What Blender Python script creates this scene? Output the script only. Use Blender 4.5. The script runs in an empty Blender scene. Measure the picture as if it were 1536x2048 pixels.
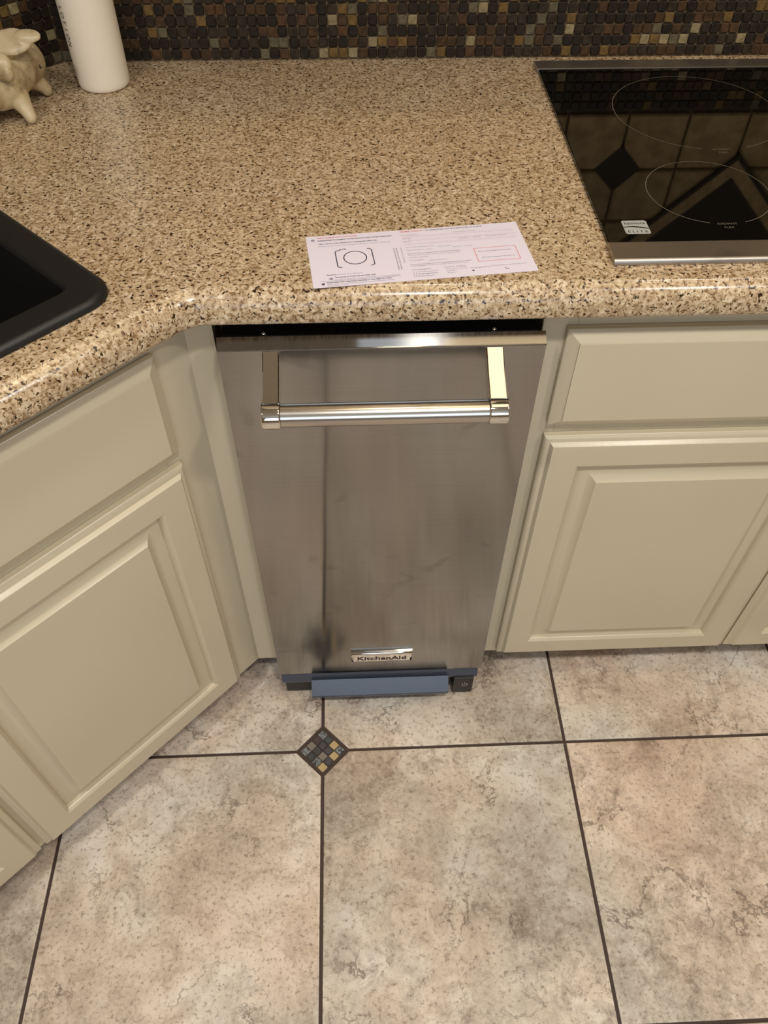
import bpy, bmesh, math, random
from mathutils import Vector, Matrix

# ---------------------------------------------------------------- camera, world, lights, exposure
S = bpy.context.scene
COL = S.collection
random.seed(7)
cam_d = bpy.data.cameras.new('camera'); cam = bpy.data.objects.new('camera', cam_d); COL.objects.link(cam)
cam_d.sensor_fit = 'VERTICAL'; cam_d.sensor_height = 24.0
cam_d.lens = 24.0 * 1587.8 / 2048.0
cam_d.clip_start = 0.02
cam.matrix_world = Matrix.Translation((0.1586, -0.7641, 1.4152)) @ (
    Matrix.Rotation(-0.0414, 4, 'Z') @ Matrix.Rotation(-0.0061, 4, 'Y') @ Matrix.Rotation(0.6967, 4, 'X'))
S.camera = cam

S.view_settings.view_transform = 'Standard'
S.view_settings.look = 'None'
S.view_settings.gamma = 1.0
S.view_settings.use_curve_mapping = False
S.view_settings.exposure = 0.0

world = bpy.data.worlds.new('world'); S.world = world; world.use_nodes = True
world.node_tree.nodes['Background'].inputs[0].default_value = (0.75, 0.85, 1.0, 1)
world.node_tree.nodes['Background'].inputs[1].default_value = 0.4

CEIL = 2.44
WARM = (1.0, 0.77, 0.47)
NEUT = (1.0, 0.97, 0.915)
COOL = (0.72, 0.85, 1.0)
def area(name, loc, size, power, color, rot=(0, 0, 0), shape='DISK', size_y=None, spread=None):
    l = bpy.data.lights.new(name, 'AREA'); l.shape = shape; l.size = size
    if size_y: l.size_y = size_y
    l.energy = power; l.color = color
    if spread: l.spread = spread
    o = bpy.data.objects.new(name, l); COL.objects.link(o); o.location = loc; o.rotation_euler = rot
    return o
LAMPS = [((-0.55, -1.00), 11.0, NEUT), ((1.25, -0.95), 11.0, NEUT), ((0.40, -1.00), 13.0, NEUT)]
for (x, y), p, c in LAMPS:
    area('ceiling_lamp', (x, y, CEIL - 0.02), 0.15, p, c)
area('ceiling_lamp_small', (0.30, -0.10, CEIL - 0.03), 0.15, 2.2, WARM)
area('ceiling_lamp_cool', (0.30, -0.54, CEIL - 0.03), 0.26, 0.28, (0.74, 0.86, 1.0), shape='RECTANGLE', size_y=0.22)
area('ceiling_lamp_panel', (0.92, -0.27, CEIL - 0.03), 0.95, 3.6, WARM, shape='RECTANGLE', size_y=0.62)
area('window_daylight', (0.4, -3.36, 1.60), 1.9, 22.0, COOL, rot=(math.radians(90), 0, 0), shape='RECTANGLE', size_y=1.2)

# ---------------------------------------------------------------- materials
def new_mat(name):
    m = bpy.data.materials.new(name); m.use_nodes = True
    return m, m.node_tree, m.node_tree.nodes['Principled BSDF']
def lin(c):
    f = lambda v: v / 12.92 if v <= 0.04045 else ((v + 0.055) / 1.055) ** 2.4
    return tuple(f(v / 255.0) for v in c) + (1.0,)
def plain(name, rgb, rough=0.5, metal=0.0, spec=0.5, coat=0.0):
    m, nt, b = new_mat(name)
    b.inputs['Base Color'].default_value = lin(rgb); b.inputs['Roughness'].default_value = rough
    b.inputs['Metallic'].default_value = metal; b.inputs['Specular IOR Level'].default_value = spec
    b.inputs['Coat Weight'].default_value = coat
    return m
def N(nt, t, **kw):
    n = nt.nodes.new(t)
    for k, v in kw.items():
        if k in n.inputs.keys(): n.inputs[k].default_value = v
        else: setattr(n, k, v)
    return n
def L(nt, a, b): nt.links.new(a, b)
def ramp(nt, fac, stops, interp='LINEAR'):
    r = nt.nodes.new('ShaderNodeValToRGB'); r.color_ramp.interpolation = interp
    e = r.color_ramp.elements
    while len(e) < len(stops): e.new(0.5)
    for i, (p, c) in enumerate(stops): e[i].position = p; e[i].color = c
    L(nt, fac, r.inputs[0]); return r
def mix(nt, fac, a, b, mode='MIX'):
    m = nt.nodes.new('ShaderNodeMix'); m.data_type = 'RGBA'; m.blend_type = mode
    for sock, v in ((m.inputs[0], fac), (m.inputs[6], a), (m.inputs[7], b)):
        if hasattr(v, 'is_linked'): L(nt, v, sock)
        elif isinstance(v, (int, float)): sock.default_value = v
        else: sock.default_value = v
    return m.outputs[2]
W1 = (1, 1, 1, 1); K0 = (0, 0, 0, 1)

def mat_cream():
    m, nt, b = new_mat('cream_cabinet_paint')
    tc = N(nt, 'ShaderNodeTexCoord')
    n = N(nt, 'ShaderNodeTexNoise', Scale=3.0, Detail=3.0); L(nt, tc.outputs['Object'], n.inputs['Vector'])
    r = ramp(nt, n.outputs['Fac'], [(0.3, lin((206, 193, 166))), (0.7, lin((211, 198, 171)))])
    L(nt, r.outputs[0], b.inputs['Base Color'])
    b.inputs['Roughness'].default_value = 0.27
    n2 = N(nt, 'ShaderNodeTexNoise', Scale=160.0, Detail=2.0); L(nt, tc.outputs['Object'], n2.inputs['Vector'])
    bp = N(nt, 'ShaderNodeBump', Strength=0.04, Distance=0.002); L(nt, n2.outputs['Fac'], bp.inputs['Height'])
    L(nt, bp.outputs[0], b.inputs['Normal'])
    return m

def mat_granite():
    m, nt, b = new_mat('speckled_granite')
    tc = N(nt, 'ShaderNodeTexCoord'); P = tc.outputs['Object']
    big = N(nt, 'ShaderNodeTexNoise', Scale=9.0, Detail=3.0); L(nt, P, big.inputs['Vector'])
    base = N(nt, 'ShaderNodeTexNoise', Scale=210.0, Detail=3.0, Roughness=0.6); L(nt, P, base.inputs['Vector'])
    c = ramp(nt, base.outputs['Fac'], [(0.34, lin((150, 126, 98))), (0.45, lin((192, 168, 136))), (0.56, lin((212, 192, 162))), (0.70, lin((232, 220, 200)))]).outputs[0]
    c = mix(nt, 0.25, c, ramp(nt, big.outputs['Fac'], [(0.35, lin((188, 160, 124))), (0.65, lin((206, 188, 162)))]).outputs[0])
    # grey-brown flecks
    n2 = N(nt, 'ShaderNodeTexNoise', Scale=260.0, Detail=2.0, Roughness=0.55, Distortion=0.6)
    mp = N(nt, 'ShaderNodeMapping'); mp.inputs['Location'].default_value = (3.1, 1.7, 0.3); L(nt, P, mp.inputs['Vector']); L(nt, mp.outputs[0], n2.inputs['Vector'])
    f2 = ramp(nt, n2.outputs['Fac'], [(0.54, K0), (0.62, W1)]).outputs[0]
    c = mix(nt, f2, c, lin((132, 104, 70)))
    # dark specks
    n3 = N(nt, 'ShaderNodeTexNoise', Scale=230.0, Detail=1.5, Roughness=0.5, Distortion=0.3)
    mp3 = N(nt, 'ShaderNodeMapping'); mp3.inputs['Location'].default_value = (7.1, 4.2, 1.3); L(nt, P, mp3.inputs['Vector']); L(nt, mp3.outputs[0], n3.inputs['Vector'])
    f3 = ramp(nt, n3.outputs['Fac'], [(0.615, K0), (0.665, W1)]).outputs[0]
    c = mix(nt, f3, c, lin((52, 34, 18)))
    n7 = N(nt, 'ShaderNodeTexNoise', Scale=95.0, Detail=2.0, Roughness=0.5); L(nt, mp3.outputs[0], n7.inputs['Vector'])
    c = mix(nt, 0.5, c, ramp(nt, n7.outputs['Fac'], [(0.36, lin((188, 172, 150))), (0.5, lin((226, 218, 206))), (0.66, W1)]).outputs[0], 'MULTIPLY')
    c = mix(nt, 1.0, c, (1.10, 1.10, 1.09, 1), 'MULTIPLY')
    L(nt, c, b.inputs['Base Color'])
    b.inputs['Roughness'].default_value = 0.22
    b.inputs['Specular IOR Level'].default_value = 0.45
    return m

def mat_floor_tile():
    m, nt, b = new_mat('mottled_stone_tile')
    tc = N(nt, 'ShaderNodeTexCoord'); oi = N(nt, 'ShaderNodeObjectInfo')
    vm = N(nt, 'ShaderNodeVectorMath', operation='MULTIPLY_ADD')
    L(nt, oi.outputs['Random'], vm.inputs[0]); vm.inputs[1].default_value = (37.0, 51.0, 23.0); L(nt, tc.outputs['Object'], vm.inputs[2])
    P = vm.outputs[0]
    n1 = N(nt, 'ShaderNodeTexNoise', Scale=4.2, Detail=8.0, Roughness=0.62, Distortion=0.35); L(nt, P, n1.inputs['Vector'])
    c = ramp(nt, n1.outputs['Fac'], [(0.30, lin((160, 146, 130))), (0.41, lin((194, 180, 162))), (0.52, lin((214, 202, 184))), (0.64, lin((226, 218, 204))), (0.8, lin((232, 228, 220)))]).outputs[0]
    # hue patches: pinkish tan versus cool grey
    n2 = N(nt, 'ShaderNodeTexNoise', Scale=3.0, Detail=4.0); 
    mp = N(nt, 'ShaderNodeMapping'); mp.inputs['Location'].default_value = (5.0, 9.0, 2.0); L(nt, P, mp.inputs['Vector']); L(nt, mp.outputs[0], n2.inputs['Vector'])
    hue = ramp(nt, n2.outputs['Fac'], [(0.36, lin((202, 210, 212))), (0.48, lin((224, 218, 210))), (0.64, lin((232, 210, 194)))]).outputs[0]
    c = mix(nt, 0.6, c, hue, 'MULTIPLY')
    c = mix(nt, 1.0, c, (1.45, 1.48, 1.59, 1), 'MULTIPLY')
    # medium brown clouding, speckled
    n3 = N(nt, 'ShaderNodeTexNoise', Scale=34.0, Detail=8.0, Roughness=0.75, Distortion=0.5); L(nt, P, n3.inputs['Vector'])
    n3b = N(nt, 'ShaderNodeTexNoise', Scale=6.5, Detail=3.0); L(nt, mp.outputs[0], n3b.inputs['Vector'])
    f3 = ramp(nt, n3.outputs['Fac'], [(0.44, K0), (0.66, (0.75, 0.75, 0.75, 1))]).outputs[0]
    f3m = ramp(nt, n3b.outputs['Fac'], [(0.42, K0), (0.62, W1)]).outputs[0]
    c = mix(nt, mix(nt, 1.0, f3, f3m, 'MULTIPLY'), c, lin((134, 114, 98)))
    n6 = N(nt, 'ShaderNodeTexNoise', Scale=13.0, Detail=9.0, Roughness=0.78, Distortion=0.8); L(nt, mp.outputs[0], n6.inputs['Vector'])
    c = mix(nt, 0.62, c, ramp(nt, n6.outputs['Fac'], [(0.34, lin((168, 150, 134))), (0.46, lin((222, 214, 204))), (0.54, lin((246, 242, 236))), (0.68, W1)]).outputs[0], 'MULTIPLY')
    # fine pits
    n5 = N(nt, 'ShaderNodeTexNoise', Scale=150.0, Detail=4.0, Roughness=0.7); L(nt, P, n5.inputs['Vector'])
    c = mix(nt, ramp(nt, n5.outputs['Fac'], [(0.54, K0), (0.68, (0.75, 0.75, 0.75, 1))]).outputs[0], c, lin((122, 104, 90)))
    c = mix(nt, ramp(nt, n5.outputs['Fac'], [(0.30, (0.5, 0.5, 0.5, 1)), (0.46, K0)]).outputs[0], c, lin((226, 218, 206)))
    # cracks: contour lines of a distorted noise, only in places
    n4 = N(nt, 'ShaderNodeTexNoise', Scale=6.0, Detail=9.0, Roughness=0.66, Distortion=0.25)
    mp4 = N(nt, 'ShaderNodeMapping'); mp4.inputs['Location'].default_value = (1.0, 2.0, 8.0); L(nt, P, mp4.inputs['Vector']); L(nt, mp4.outputs[0], n4.inputs['Vector'])
    f4 = ramp(nt, n4.outputs['Fac'], [(0.488, K0), (0.5, W1), (0.512, K0)]).outputs[0]
    n4b = N(nt, 'ShaderNodeTexNoise', Scale=7.0, Detail=2.0); L(nt, mp4.outputs[0], n4b.inputs['Vector'])
    f4m = ramp(nt, n4b.outputs['Fac'], [(0.50, K0), (0.62, (0.8, 0.8, 0.8, 1))]).outputs[0]
    f4 = mix(nt, 1.0, f4, f4m, 'MULTIPLY')
    c = mix(nt, f4, c, lin((96, 78, 64)))
    L(nt, c, b.inputs['Base Color'])
    b.inputs['Roughness'].default_value = 0.42
    bp = N(nt, 'ShaderNodeBump', Strength=0.12, Distance=0.002); L(nt, n3.outputs['Fac'], bp.inputs['Height']); L(nt, bp.outputs[0], b.inputs['Normal'])
    return m

def mat_slate(name, a, bcol, rough=0.45, sc=120.0):
    m, nt, b = new_mat(name)
    tc = N(nt, 'ShaderNodeTexCoord'); oi = N(nt, 'ShaderNodeObjectInfo')
    vm = N(nt, 'ShaderNodeVectorMath', operation='MULTIPLY_ADD')
    L(nt, oi.outputs['Random'], vm.inputs[0]); vm.inputs[1].default_value = (7.0, 5.0, 3.0); L(nt, tc.outputs['Object'], vm.inputs[2])
    n = N(nt, 'ShaderNodeTexNoise', Scale=sc, Detail=4.0, Roughness=0.65); L(nt, vm.outputs[0], n.inputs['Vector'])
    r = ramp(nt, n.outputs['Fac'], [(0.38, lin(a)), (0.62, lin(bcol))])
    L(nt, r.outputs[0], b.inputs['Base Color']); b.inputs['Roughness'].default_value = rough; b.inputs['Specular IOR Level'].default_value = 0.3
    bp = N(nt, 'ShaderNodeBump', Strength=0.3, Distance=0.001); L(nt, n.outputs['Fac'], bp.inputs['Height']); L(nt, bp.outputs[0], b.inputs['Normal'])
    return m

def mat_steel(name, rgb, rough, aniso, uv=True, streak=900.0):
    m, nt, b = new_mat(name)
    b.inputs['Metallic'].default_value = 1.0
    tc = N(nt, 'ShaderNodeTexCoord')
    mp = N(nt, 'ShaderNodeMapping'); mp.inputs['Scale'].default_value = (6.0, 6.0, streak); L(nt, tc.outputs['Object'], mp.inputs['Vector'])
    n = N(nt, 'ShaderNodeTexNoise', Scale=1.0, Detail=3.0); L(nt, mp.outputs[0], n.inputs['Vector'])
    rr = N(nt, 'ShaderNodeMapRange'); L(nt, n.outputs['Fac'], rr.inputs[0]); rr.inputs[3].default_value = rough - 0.008; rr.inputs[4].default_value = rough + 0.008
    L(nt, rr.outputs[0], b.inputs['Roughness'])
    # faint handling smudges
    sm = N(nt, 'ShaderNodeTexNoise', Scale=14.0, Detail=3.0, Distortion=0.8); L(nt, tc.outputs['Object'], sm.inputs['Vector'])
    c = mix(nt, ramp(nt, sm.outputs['Fac'], [(0.62, K0), (0.72, (0.35, 0.35, 0.35, 1))]).outputs[0], lin(rgb), lin(tuple(v * 0.72 for v in rgb)))
    c = mix(nt, ramp(nt, n.outputs['Fac'], [(0.35, K0), (0.65, (0.22, 0.22, 0.22, 1))]).outputs[0], c, lin(tuple(v * 0.85 for v in rgb)))
    L(nt, c, b.inputs['Base Color'])
    if uv:
        b.inputs['Anisotropic'].default_value = aniso
        t = N(nt, 'ShaderNodeTangent', direction_type='UV_MAP'); L(nt, t.outputs[0], b.inputs['Tangent'])
    w = N(nt, 'ShaderNodeTexNoise', Scale=5.0, Detail=0.5); L(nt, tc.outputs['Object'], w.inputs['Vector'])
    bp = N(nt, 'ShaderNodeBump', Strength=0.10, Distance=0.004); L(nt, w.outputs['Fac'], bp.inputs['Height']); L(nt, bp.outputs[0], b.inputs['Normal'])
    return m

def mat_ceramic():
    m, nt, b = new_mat('crackled_cream_ceramic')
    tc = N(nt, 'ShaderNodeTexCoord')
    n = N(nt, 'ShaderNodeTexNoise', Scale=28.0, Detail=5.0, Roughness=0.6); L(nt, tc.outputs['Object'], n.inputs['Vector'])
    c = ramp(nt, n.outputs['Fac'], [(0.3, lin((140, 116, 80))), (0.48, lin((194, 174, 134))), (0.7, lin((216, 198, 162)))]).outputs[0]
    n2 = N(nt, 'ShaderNodeTexNoise', Scale=70.0, Detail=2.0); L(nt, tc.outputs['Object'], n2.inputs['Vector'])
    c = mix(nt, ramp(nt, n2.outputs['Fac'], [(0.70, K0), (0.74, W1)]).outputs[0], c, lin((52, 38, 24)))
    L(nt, c, b.inputs['Base Color']); b.inputs['Roughness'].default_value = 0.35
    return m

def mat_black_plastic(name, rgb, rough):
    m, nt, b = new_mat(name)
    tc = N(nt, 'ShaderNodeTexCoord')
    n = N(nt, 'ShaderNodeTexNoise', Scale=320.0, Detail=3.0); L(nt, tc.outputs['Object'], n.inputs['Vector'])
    b.inputs['Base Color'].default_value = lin(rgb); b.inputs['Roughness'].default_value = rough
    bp = N(nt, 'ShaderNodeBump', Strength=0.25, Distance=0.0006); L(nt, n.outputs['Fac'], bp.inputs['Height']); L(nt, bp.outputs[0], b.inputs['Normal'])
    return m

CREAM = mat_cream()
GRANITE = mat_granite()
FTILE = mat_floor_tile()
FGROUT = plain('dark_brown_floor_grout', (74, 58, 50), 0.8)
WGROUT = plain('brown_wall_grout', (96, 79, 56), 0.85)
SLATES = [mat_slate('slate_black', (26, 19, 12), (42, 31, 20), 0.6), mat_slate('slate_charcoal', (38, 30, 20), (58, 46, 31), 0.6),
          mat_slate('slate_umber', (56, 39, 22), (78, 55, 31), 0.6), mat_slate('slate_rust', (66, 45, 26), (88, 60, 35), 0.6),
          mat_slate('slate_ochre', (90, 68, 34), (116, 90, 48), 0.6), mat_slate('slate_grey', (80, 72, 54), (104, 94, 70), 0.6),
          mat_slate('slate_pale', (122, 108, 78), (150, 134, 98), 0.6)]
SLATE_W = [0.36, 0.25, 0.18, 0.06, 0.07, 0.05, 0.03]
FLOOR_CHIPS = [plain('chip_charcoal', (62, 60, 60), 0.35), plain('chip_ochre', (190, 166, 118), 0.4), mat_slate('chip_slate_green', (58, 60, 58), (150, 152, 152), 0.3, 160.0),
               plain('chip_grey', (128, 120, 106), 0.4), plain('chip_brown', (76, 62, 56), 0.4)]
TRAV = mat_slate('tan_travertine', (160, 130, 84), (190, 160, 110), 0.5, 40.0)
STEEL = mat_steel('brushed_steel', (158, 155, 151), 0.118, 1.0)
STEEL2 = mat_steel('brushed_steel_trim', (186, 180, 172), 0.42, 0.0, uv=False)
BAR = mat_steel('satin_steel_bar', (196, 189, 180), 0.22, 0.0, uv=False)
CHROME = plain('polished_chrome', (226, 222, 216), 0.05, 1.0)
BLACKP = mat_black_plastic('black_textured_plastic', (24, 24, 26), 0.42)
PEDALP = mat_black_plastic('pedal_plastic_painted_sheen', (64, 69, 82), 0.22)  # black plastic of pedal and rail, with bluish daylight sheen put into the colour
CAVITY = plain('black_recess', (12, 11, 10), 0.6)
SINKM = mat_black_plastic('black_composite', (26, 25, 25), 0.45)
CGLASS = plain('black_cooktop_glass', (9, 7, 5), 0.035, 0.0, 0.30)
RINGP = plain('grey_glass_print', (112, 104, 92), 0.4)
LOGOP = plain('silver_glass_print', (176, 176, 172), 0.35)
WHITEP = plain('white_bottle_plastic', (244, 232, 210), 0.4)
INKB = plain('brown_bottle_ink', (86, 74, 62), 0.6)
CERAMIC = mat_ceramic()
PAPER = plain('white_card', (234, 226, 240), 0.6)
INK_D = plain('dark_card_ink', (78, 76, 92), 0.7)
INK_M = plain('grey_card_ink', (150, 148, 166), 0.7)
INK_R = plain('red_card_ink', (224, 110, 104), 0.7)
INK_P = plain('pink_card_ink', (216, 186, 196), 0.7)
WPAINT = plain('room_wall_paint', (158, 142, 112), 0.7)
CEILP = plain('ceiling_paint', (214, 208, 196), 0.8)
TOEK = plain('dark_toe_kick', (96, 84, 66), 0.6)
ENGRAVE = plain('engraved_dark', (60, 56, 52), 0.5)

# ---------------------------------------------------------------- mesh helpers
def obj(name, bm, mats, parent=None, smooth=None, local=None):
    me = bpy.data.meshes.new(name); bm.normal_update(); bm.to_mesh(me); bm.free()
    for m in (mats if isinstance(mats, (list, tuple)) else [mats]): me.materials.append(m)
    if smooth is not None:
        for p in me.polygons: p.use_smooth = True
        me.set_sharp_from_angle(angle=math.radians(smooth))
    o = bpy.data.objects.new(name, me); COL.objects.link(o)
    if parent: o.parent = parent
    if local is not None: o.location = local
    if smooth is not None:            # keep flat faces flat next to their rounded edges
        wn = o.modifiers.new('weighted_normals', 'WEIGHTED_NORMAL'); wn.keep_sharp = True; wn.weight = 100
    return o
def tag(o, label=None, cat=None, group=None, kind=None):
    if label: o['label'] = label
    if cat: o['category'] = cat
    if group: o['group'] = group
    if kind: o['kind'] = kind
    return o
def thing(name, loc, label=None, cat=None, rz=0.0, kind=None):
    o = bpy.data.objects.new(name, None); COL.objects.link(o); o.location = loc; o.rotation_euler = (0, 0, rz)
    o.empty_display_size = 0.05
    return tag(o, label, cat, None, kind)
def box(bm, x0, x1, y0, y1, z0, z1, bev=0.0, seg=2):
    r = bmesh.ops.create_cube(bm, size=1.0)
    bmesh.ops.scale(bm, vec=(x1 - x0, y1 - y0, z1 - z0), verts=r['verts'])
    bmesh.ops.translate(bm, vec=((x0 + x1) / 2, (y0 + y1) / 2, (z0 + z1) / 2), verts=r['verts'])
    if bev > 0:
        es = list({e for v in r['verts'] for e in v.link_edges})
        bmesh.ops.bevel(bm, geom=es, offset=bev, segments=seg, profile=0.5, affect='EDGES')
def bx(*a, **k):
    bm = bmesh.new(); box(bm, *a, **k); return bm
def loft(bm, rings, closed=True, cap0=False, cap1=False):
    vs = [[bm.verts.new(p) for p in r] for r in rings]
    n = len(rings[0])
    for a, b in zip(vs[:-1], vs[1:]):
        for i in range(n if closed else n - 1):
            j = (i + 1) % n
            bm.faces.new((a[i], a[j], b[j], b[i]))
    if cap0: bm.faces.new(list(reversed(vs[0])))
    if cap1: bm.faces.new(vs[-1])
    return vs
def fix(bm): bmesh.ops.recalc_face_normals(bm, faces=bm.faces[:])
def rect_ring(x0, x1, z0, z1, ins, y):
    return [(x0 + ins, y, z0 + ins), (x1 - ins, y, z0 + ins), (x1 - ins, y, z1 - ins), (x0 + ins, y, z1 - ins)]
def cyl(bm, a, b, r0, r1=None, seg=32, caps=True):
    a = Vector(a); b = Vector(b); r1 = r0 if r1 is None else r1
    d = (b - a).normalized(); u = d.orthogonal().normalized(); v = d.cross(u)
    ring = lambda c, r: [c + (u * math.cos(2 * math.pi * i / seg) + v * math.sin(2 * math.pi * i / seg)) * r for i in range(seg)]
    loft(bm, [ring(a, r0), ring(b, r1)], True, caps, caps)
def lathe(bm, prof, cx=0, cy=0, seg=64):
    rings = [[(cx + r * math.cos(2 * math.pi * i / seg), cy + r * math.sin(2 * math.pi * i / seg), z) for i in range(seg)] for r, z in prof]
    loft(bm, rings, True, True, True)
def ext_profile(bm, prof, x0, x1):
    """closed profile of (y, z) extruded along x"""
    loft(bm, [[(x0, y, z) for y, z in prof], [(x1, y, z) for y, z in prof]], True, True, True); fix(bm)
_txt = {}
def text_into(bm, s, size, M, align='LEFT', ext=0.0, width=None, mi=0, bold=0.0):
    """flat letters of the string, laid into bm by matrix M (letters in local xy)"""
    cu = bpy.data.curves.new('t', 'FONT'); cu.body = s; cu.size = size; cu.align_x = align; cu.resolution_u = 2
    cu.extrude = ext; cu.offset = bold
    o = bpy.data.objects.new('t', cu); COL.objects.link(o)
    dg = bpy.context.evaluated_depsgraph_get(); dg.update()
    me = bpy.data.meshes.new_from_object(o.evaluated_get(dg))
    k = 1.0
    if width and len(me.vertices):
        xs = [v.co.x for v in me.vertices]; k = width / max(1e-6, max(xs) - min(xs))
    off = len(bm.verts)
    vs = [bm.verts.new(M @ Vector((v.co.x * k, v.co.y, v.co.z))) for v in me.vertices]
    for p in me.polygons:
        try:
            f = bm.faces.new([vs[i] for i in p.vertices]); f.material_index = mi
        except ValueError: pass
    bpy.data.objects.remove(o); bpy.data.curves.remove(cu); bpy.data.meshes.remove(me)

# ---------------------------------------------------------------- floor
H = 0.914
WY = 0.585                       # back wall plane
DIAG = -0.866                    # x - y on the diagonal wall
X1, Y1, T = 0.0787, -0.1543, 0.4526
GR = 0.0028                      # half of a grout joint
bm = bmesh.new(); box(bm, -1.8, 2.5, -3.5, 0.8, -0.06, -0.003)
floor = tag(obj('floor', bm, FGROUT), kind='structure')
DH = 0.0445                      # half diagonal of the mosaic insert
def floor_tile_bm(cut):
    """tile centred on 0; cut = corners (sx, sy) that make room for a mosaic insert"""
    h = T / 2 - GR; pts = []
    c = DH + 0.0035 - GR
    for sx, sy in ((-1, -1), (1, -1), (1, 1), (-1, 1)):
        if (sx, sy) in cut:
            a = Vector((sx * (h - c), sy * h)); b_ = Vector((sx * h, sy * (h - c)))
            pts += [a, b_] if (sx * sy) < 0 else [b_, a]
        else: pts.append(Vector((sx * h, sy * h)))
    # order fix: walk by angle
    pts.sort(key=lambda p: math.atan2(p.y, p.x))
    bm = bmesh.new(); rings = []
    for ins, z in ((0.0, -0.006), (0.0, -0.0013), (0.0006, -0.0004), (0.0018, 0.0)):
        rings.append([(p.x * (1 - ins / h), p.y * (1 - ins / h), z) for p in pts])
    loft(bm, rings, True, False, True); fix(bm)
    return bm
tile_mesh = {}
for i in range(-4, 5):
    for j in range(-7, 2):
        cut = []
        for sx in (-1, 1):
            for sy in (-1, 1):
                if ((i + (sx + 1) // 2) % 2 == 0) and ((j + (sy + 1) // 2) % 2 == 0): cut.append((sx, sy))
        key = tuple(cut)
        loc = (X1 + (i + 0.5) * T, Y1 + (j + 0.5) * T, 0)
        if key not in tile_mesh:
            o = obj('floor_tile', floor_tile_bm(key), FTILE, floor, smooth=40, local=loc); tile_mesh[key] = o
        else:
            o = tile_mesh[key].copy(); COL.objects.link(o); o.parent = floor; o.location = loc
# little mosaic inserts: 4 x 4 chips on the diagonal
CH = (2 * DH / math.sqrt(2) - 0.004) / 4
def chip_bm(s, h, bev, jit=0.0, rnd=random):
    bm = bmesh.new(); r = s / 2; k = bev * 1.6
    out = []
    for sx, sy, o1 in ((1, 1, 0), (-1, 1, 1), (-1, -1, 0), (1, -1, 1)):
        j1, j2 = rnd.uniform(-jit, jit), rnd.uniform(-jit, jit)
        a = (sx * r + j1, sy * (r - k) + j2); b_ = (sx * (r - k) + j1, sy * r + j2)
        out += [a, b_] if o1 == 0 else [b_, a]
    loft(bm, [[(x, y, 0) for x, y in out], [(x, y, h - bev) for x, y in out], [(x * (1 - bev / r), y * (1 - bev / r), h) for x, y in out]], True, False, True)
    fix(bm); return bm
chip_data = {}
pat = [[2, 0, 1, 2], [4, 0, 0, 1], [3, 0, 3, 0], [2, 0, 2, 1]]   # as in the photo: rows from the top corner
for a in (-2, 0, 2):
    for b_ in (-4, -2, 0):
        cx, cy = X1 + a * T, Y1 + b_ * T
        for u in range(4):
            for v in range(4):
                mi = pat[u][v] if (a, b_) == (0, 0) else random.choice([0, 0, 0, 1, 2, 3, 4])
                x = (v - 1.5) * CH; y = -(u - 1.5) * CH
                c45 = math.cos(math.pi / 4)
                # rotated so that pat[0][0] is the far corner, v runs to the right, u to the left
                px = cx + ((v - u)) * CH * c45; py = cy + (3 - u - v) * CH * c45
                if mi not in chip_data:
                    o = obj('mosaic_chip', chip_bm(CH - 0.0012, 0.0055, 0.0006), FLOOR_CHIPS[mi], floor, local=(px, py, -0.0062)); chip_data[mi] = o.data
                else:
                    o = bpy.data.objects.new('mosaic_chip', chip_data[mi]); COL.objects.link(o); o.parent = floor; o.location = (px, py, -0.0062)
                o.rotation_euler = (0, 0, math.pi / 4)

# ---------------------------------------------------------------- walls and ceiling
def wall_panel(name, x0, x1, y0, y1, z0, z1, mat):
    return tag(obj(name, bx(x0, x1, y0, y1, z0, z1), mat), kind='structure')
XC0 = DIAG + WY                                        # the corner between back wall and diagonal wall (x = -0.281)
wall_back = wall_panel('wall_back', XC0 - 0.02, 2.4, WY, WY + 0.1, 0, CEIL, WGROUT)
diag_len = 1.75
wall_left = tag(thing('wall_left', (XC0, WY, 0), rz=math.pi / 4), kind='structure')   # local -x runs along the diagonal wall, local -y faces the room
obj('wall_panel', bx(-diag_len, 0.0, 0.0, 0.1, 0, CEIL), WGROUT, wall_left)
xs, ys = XC0 - diag_len * math.cos(math.pi / 4), WY - diag_len * math.sin(math.pi / 4)
wall_side = wall_panel('wall_side', xs - 0.1, xs, -3.5, ys, 0, CEIL, WPAINT)
wall_right = wall_panel('wall_right', 2.4, 2.5, -3.5, WY + 0.1, 0, CEIL, WPAINT)
# wall behind the camera with a window opening
wf = tag(thing('wall_front', (0, -3.4, 0)), kind='structure')
WX0, WX1, WZ0, WZ1 = -0.55, 1.35, 1.0, 2.2
for a in ((xs, WX0, 0, CEIL), (WX1, 2.4, 0, CEIL), (WX0, WX1, 0, WZ0), (WX0, WX1, WZ1, CEIL)):
    obj('wall_panel', bx(a[0], a[1], -0.1, 0, a[2], a[3]), WPAINT, wf)
win = tag(thing('window_1', ((WX0 + WX1) / 2, -3.43, WZ0)), kind='structure')
hw, hh = (WX1 - WX0) / 2, WZ1 - WZ0
for a in ((-hw, -hw + 0.06, 0, hh), (hw - 0.06, hw, 0, hh), (-hw + 0.06, hw - 0.06, 0, 0.06), (-hw + 0.06, hw - 0.06, hh - 0.06, hh), (-0.03, 0.03, 0.06, hh - 0.06)):
    obj('window_frame', bx(a[0], a[1], -0.03, 0.0, a[2], a[3]), CEILP, win)
wall_panel('ceiling', xs - 0.1, 2.5, -3.5, WY + 0.1, CEIL, CEIL + 0.1, CEILP)
for (x, y), p, c in LAMPS:
    bm = bmesh.new(); cyl(bm, (x, y, CEIL - 0.012), (x, y, CEIL), 0.105, seg=40)
    tag(obj('trim_1', bm, CEILP, smooth=40), kind='structure')

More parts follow.
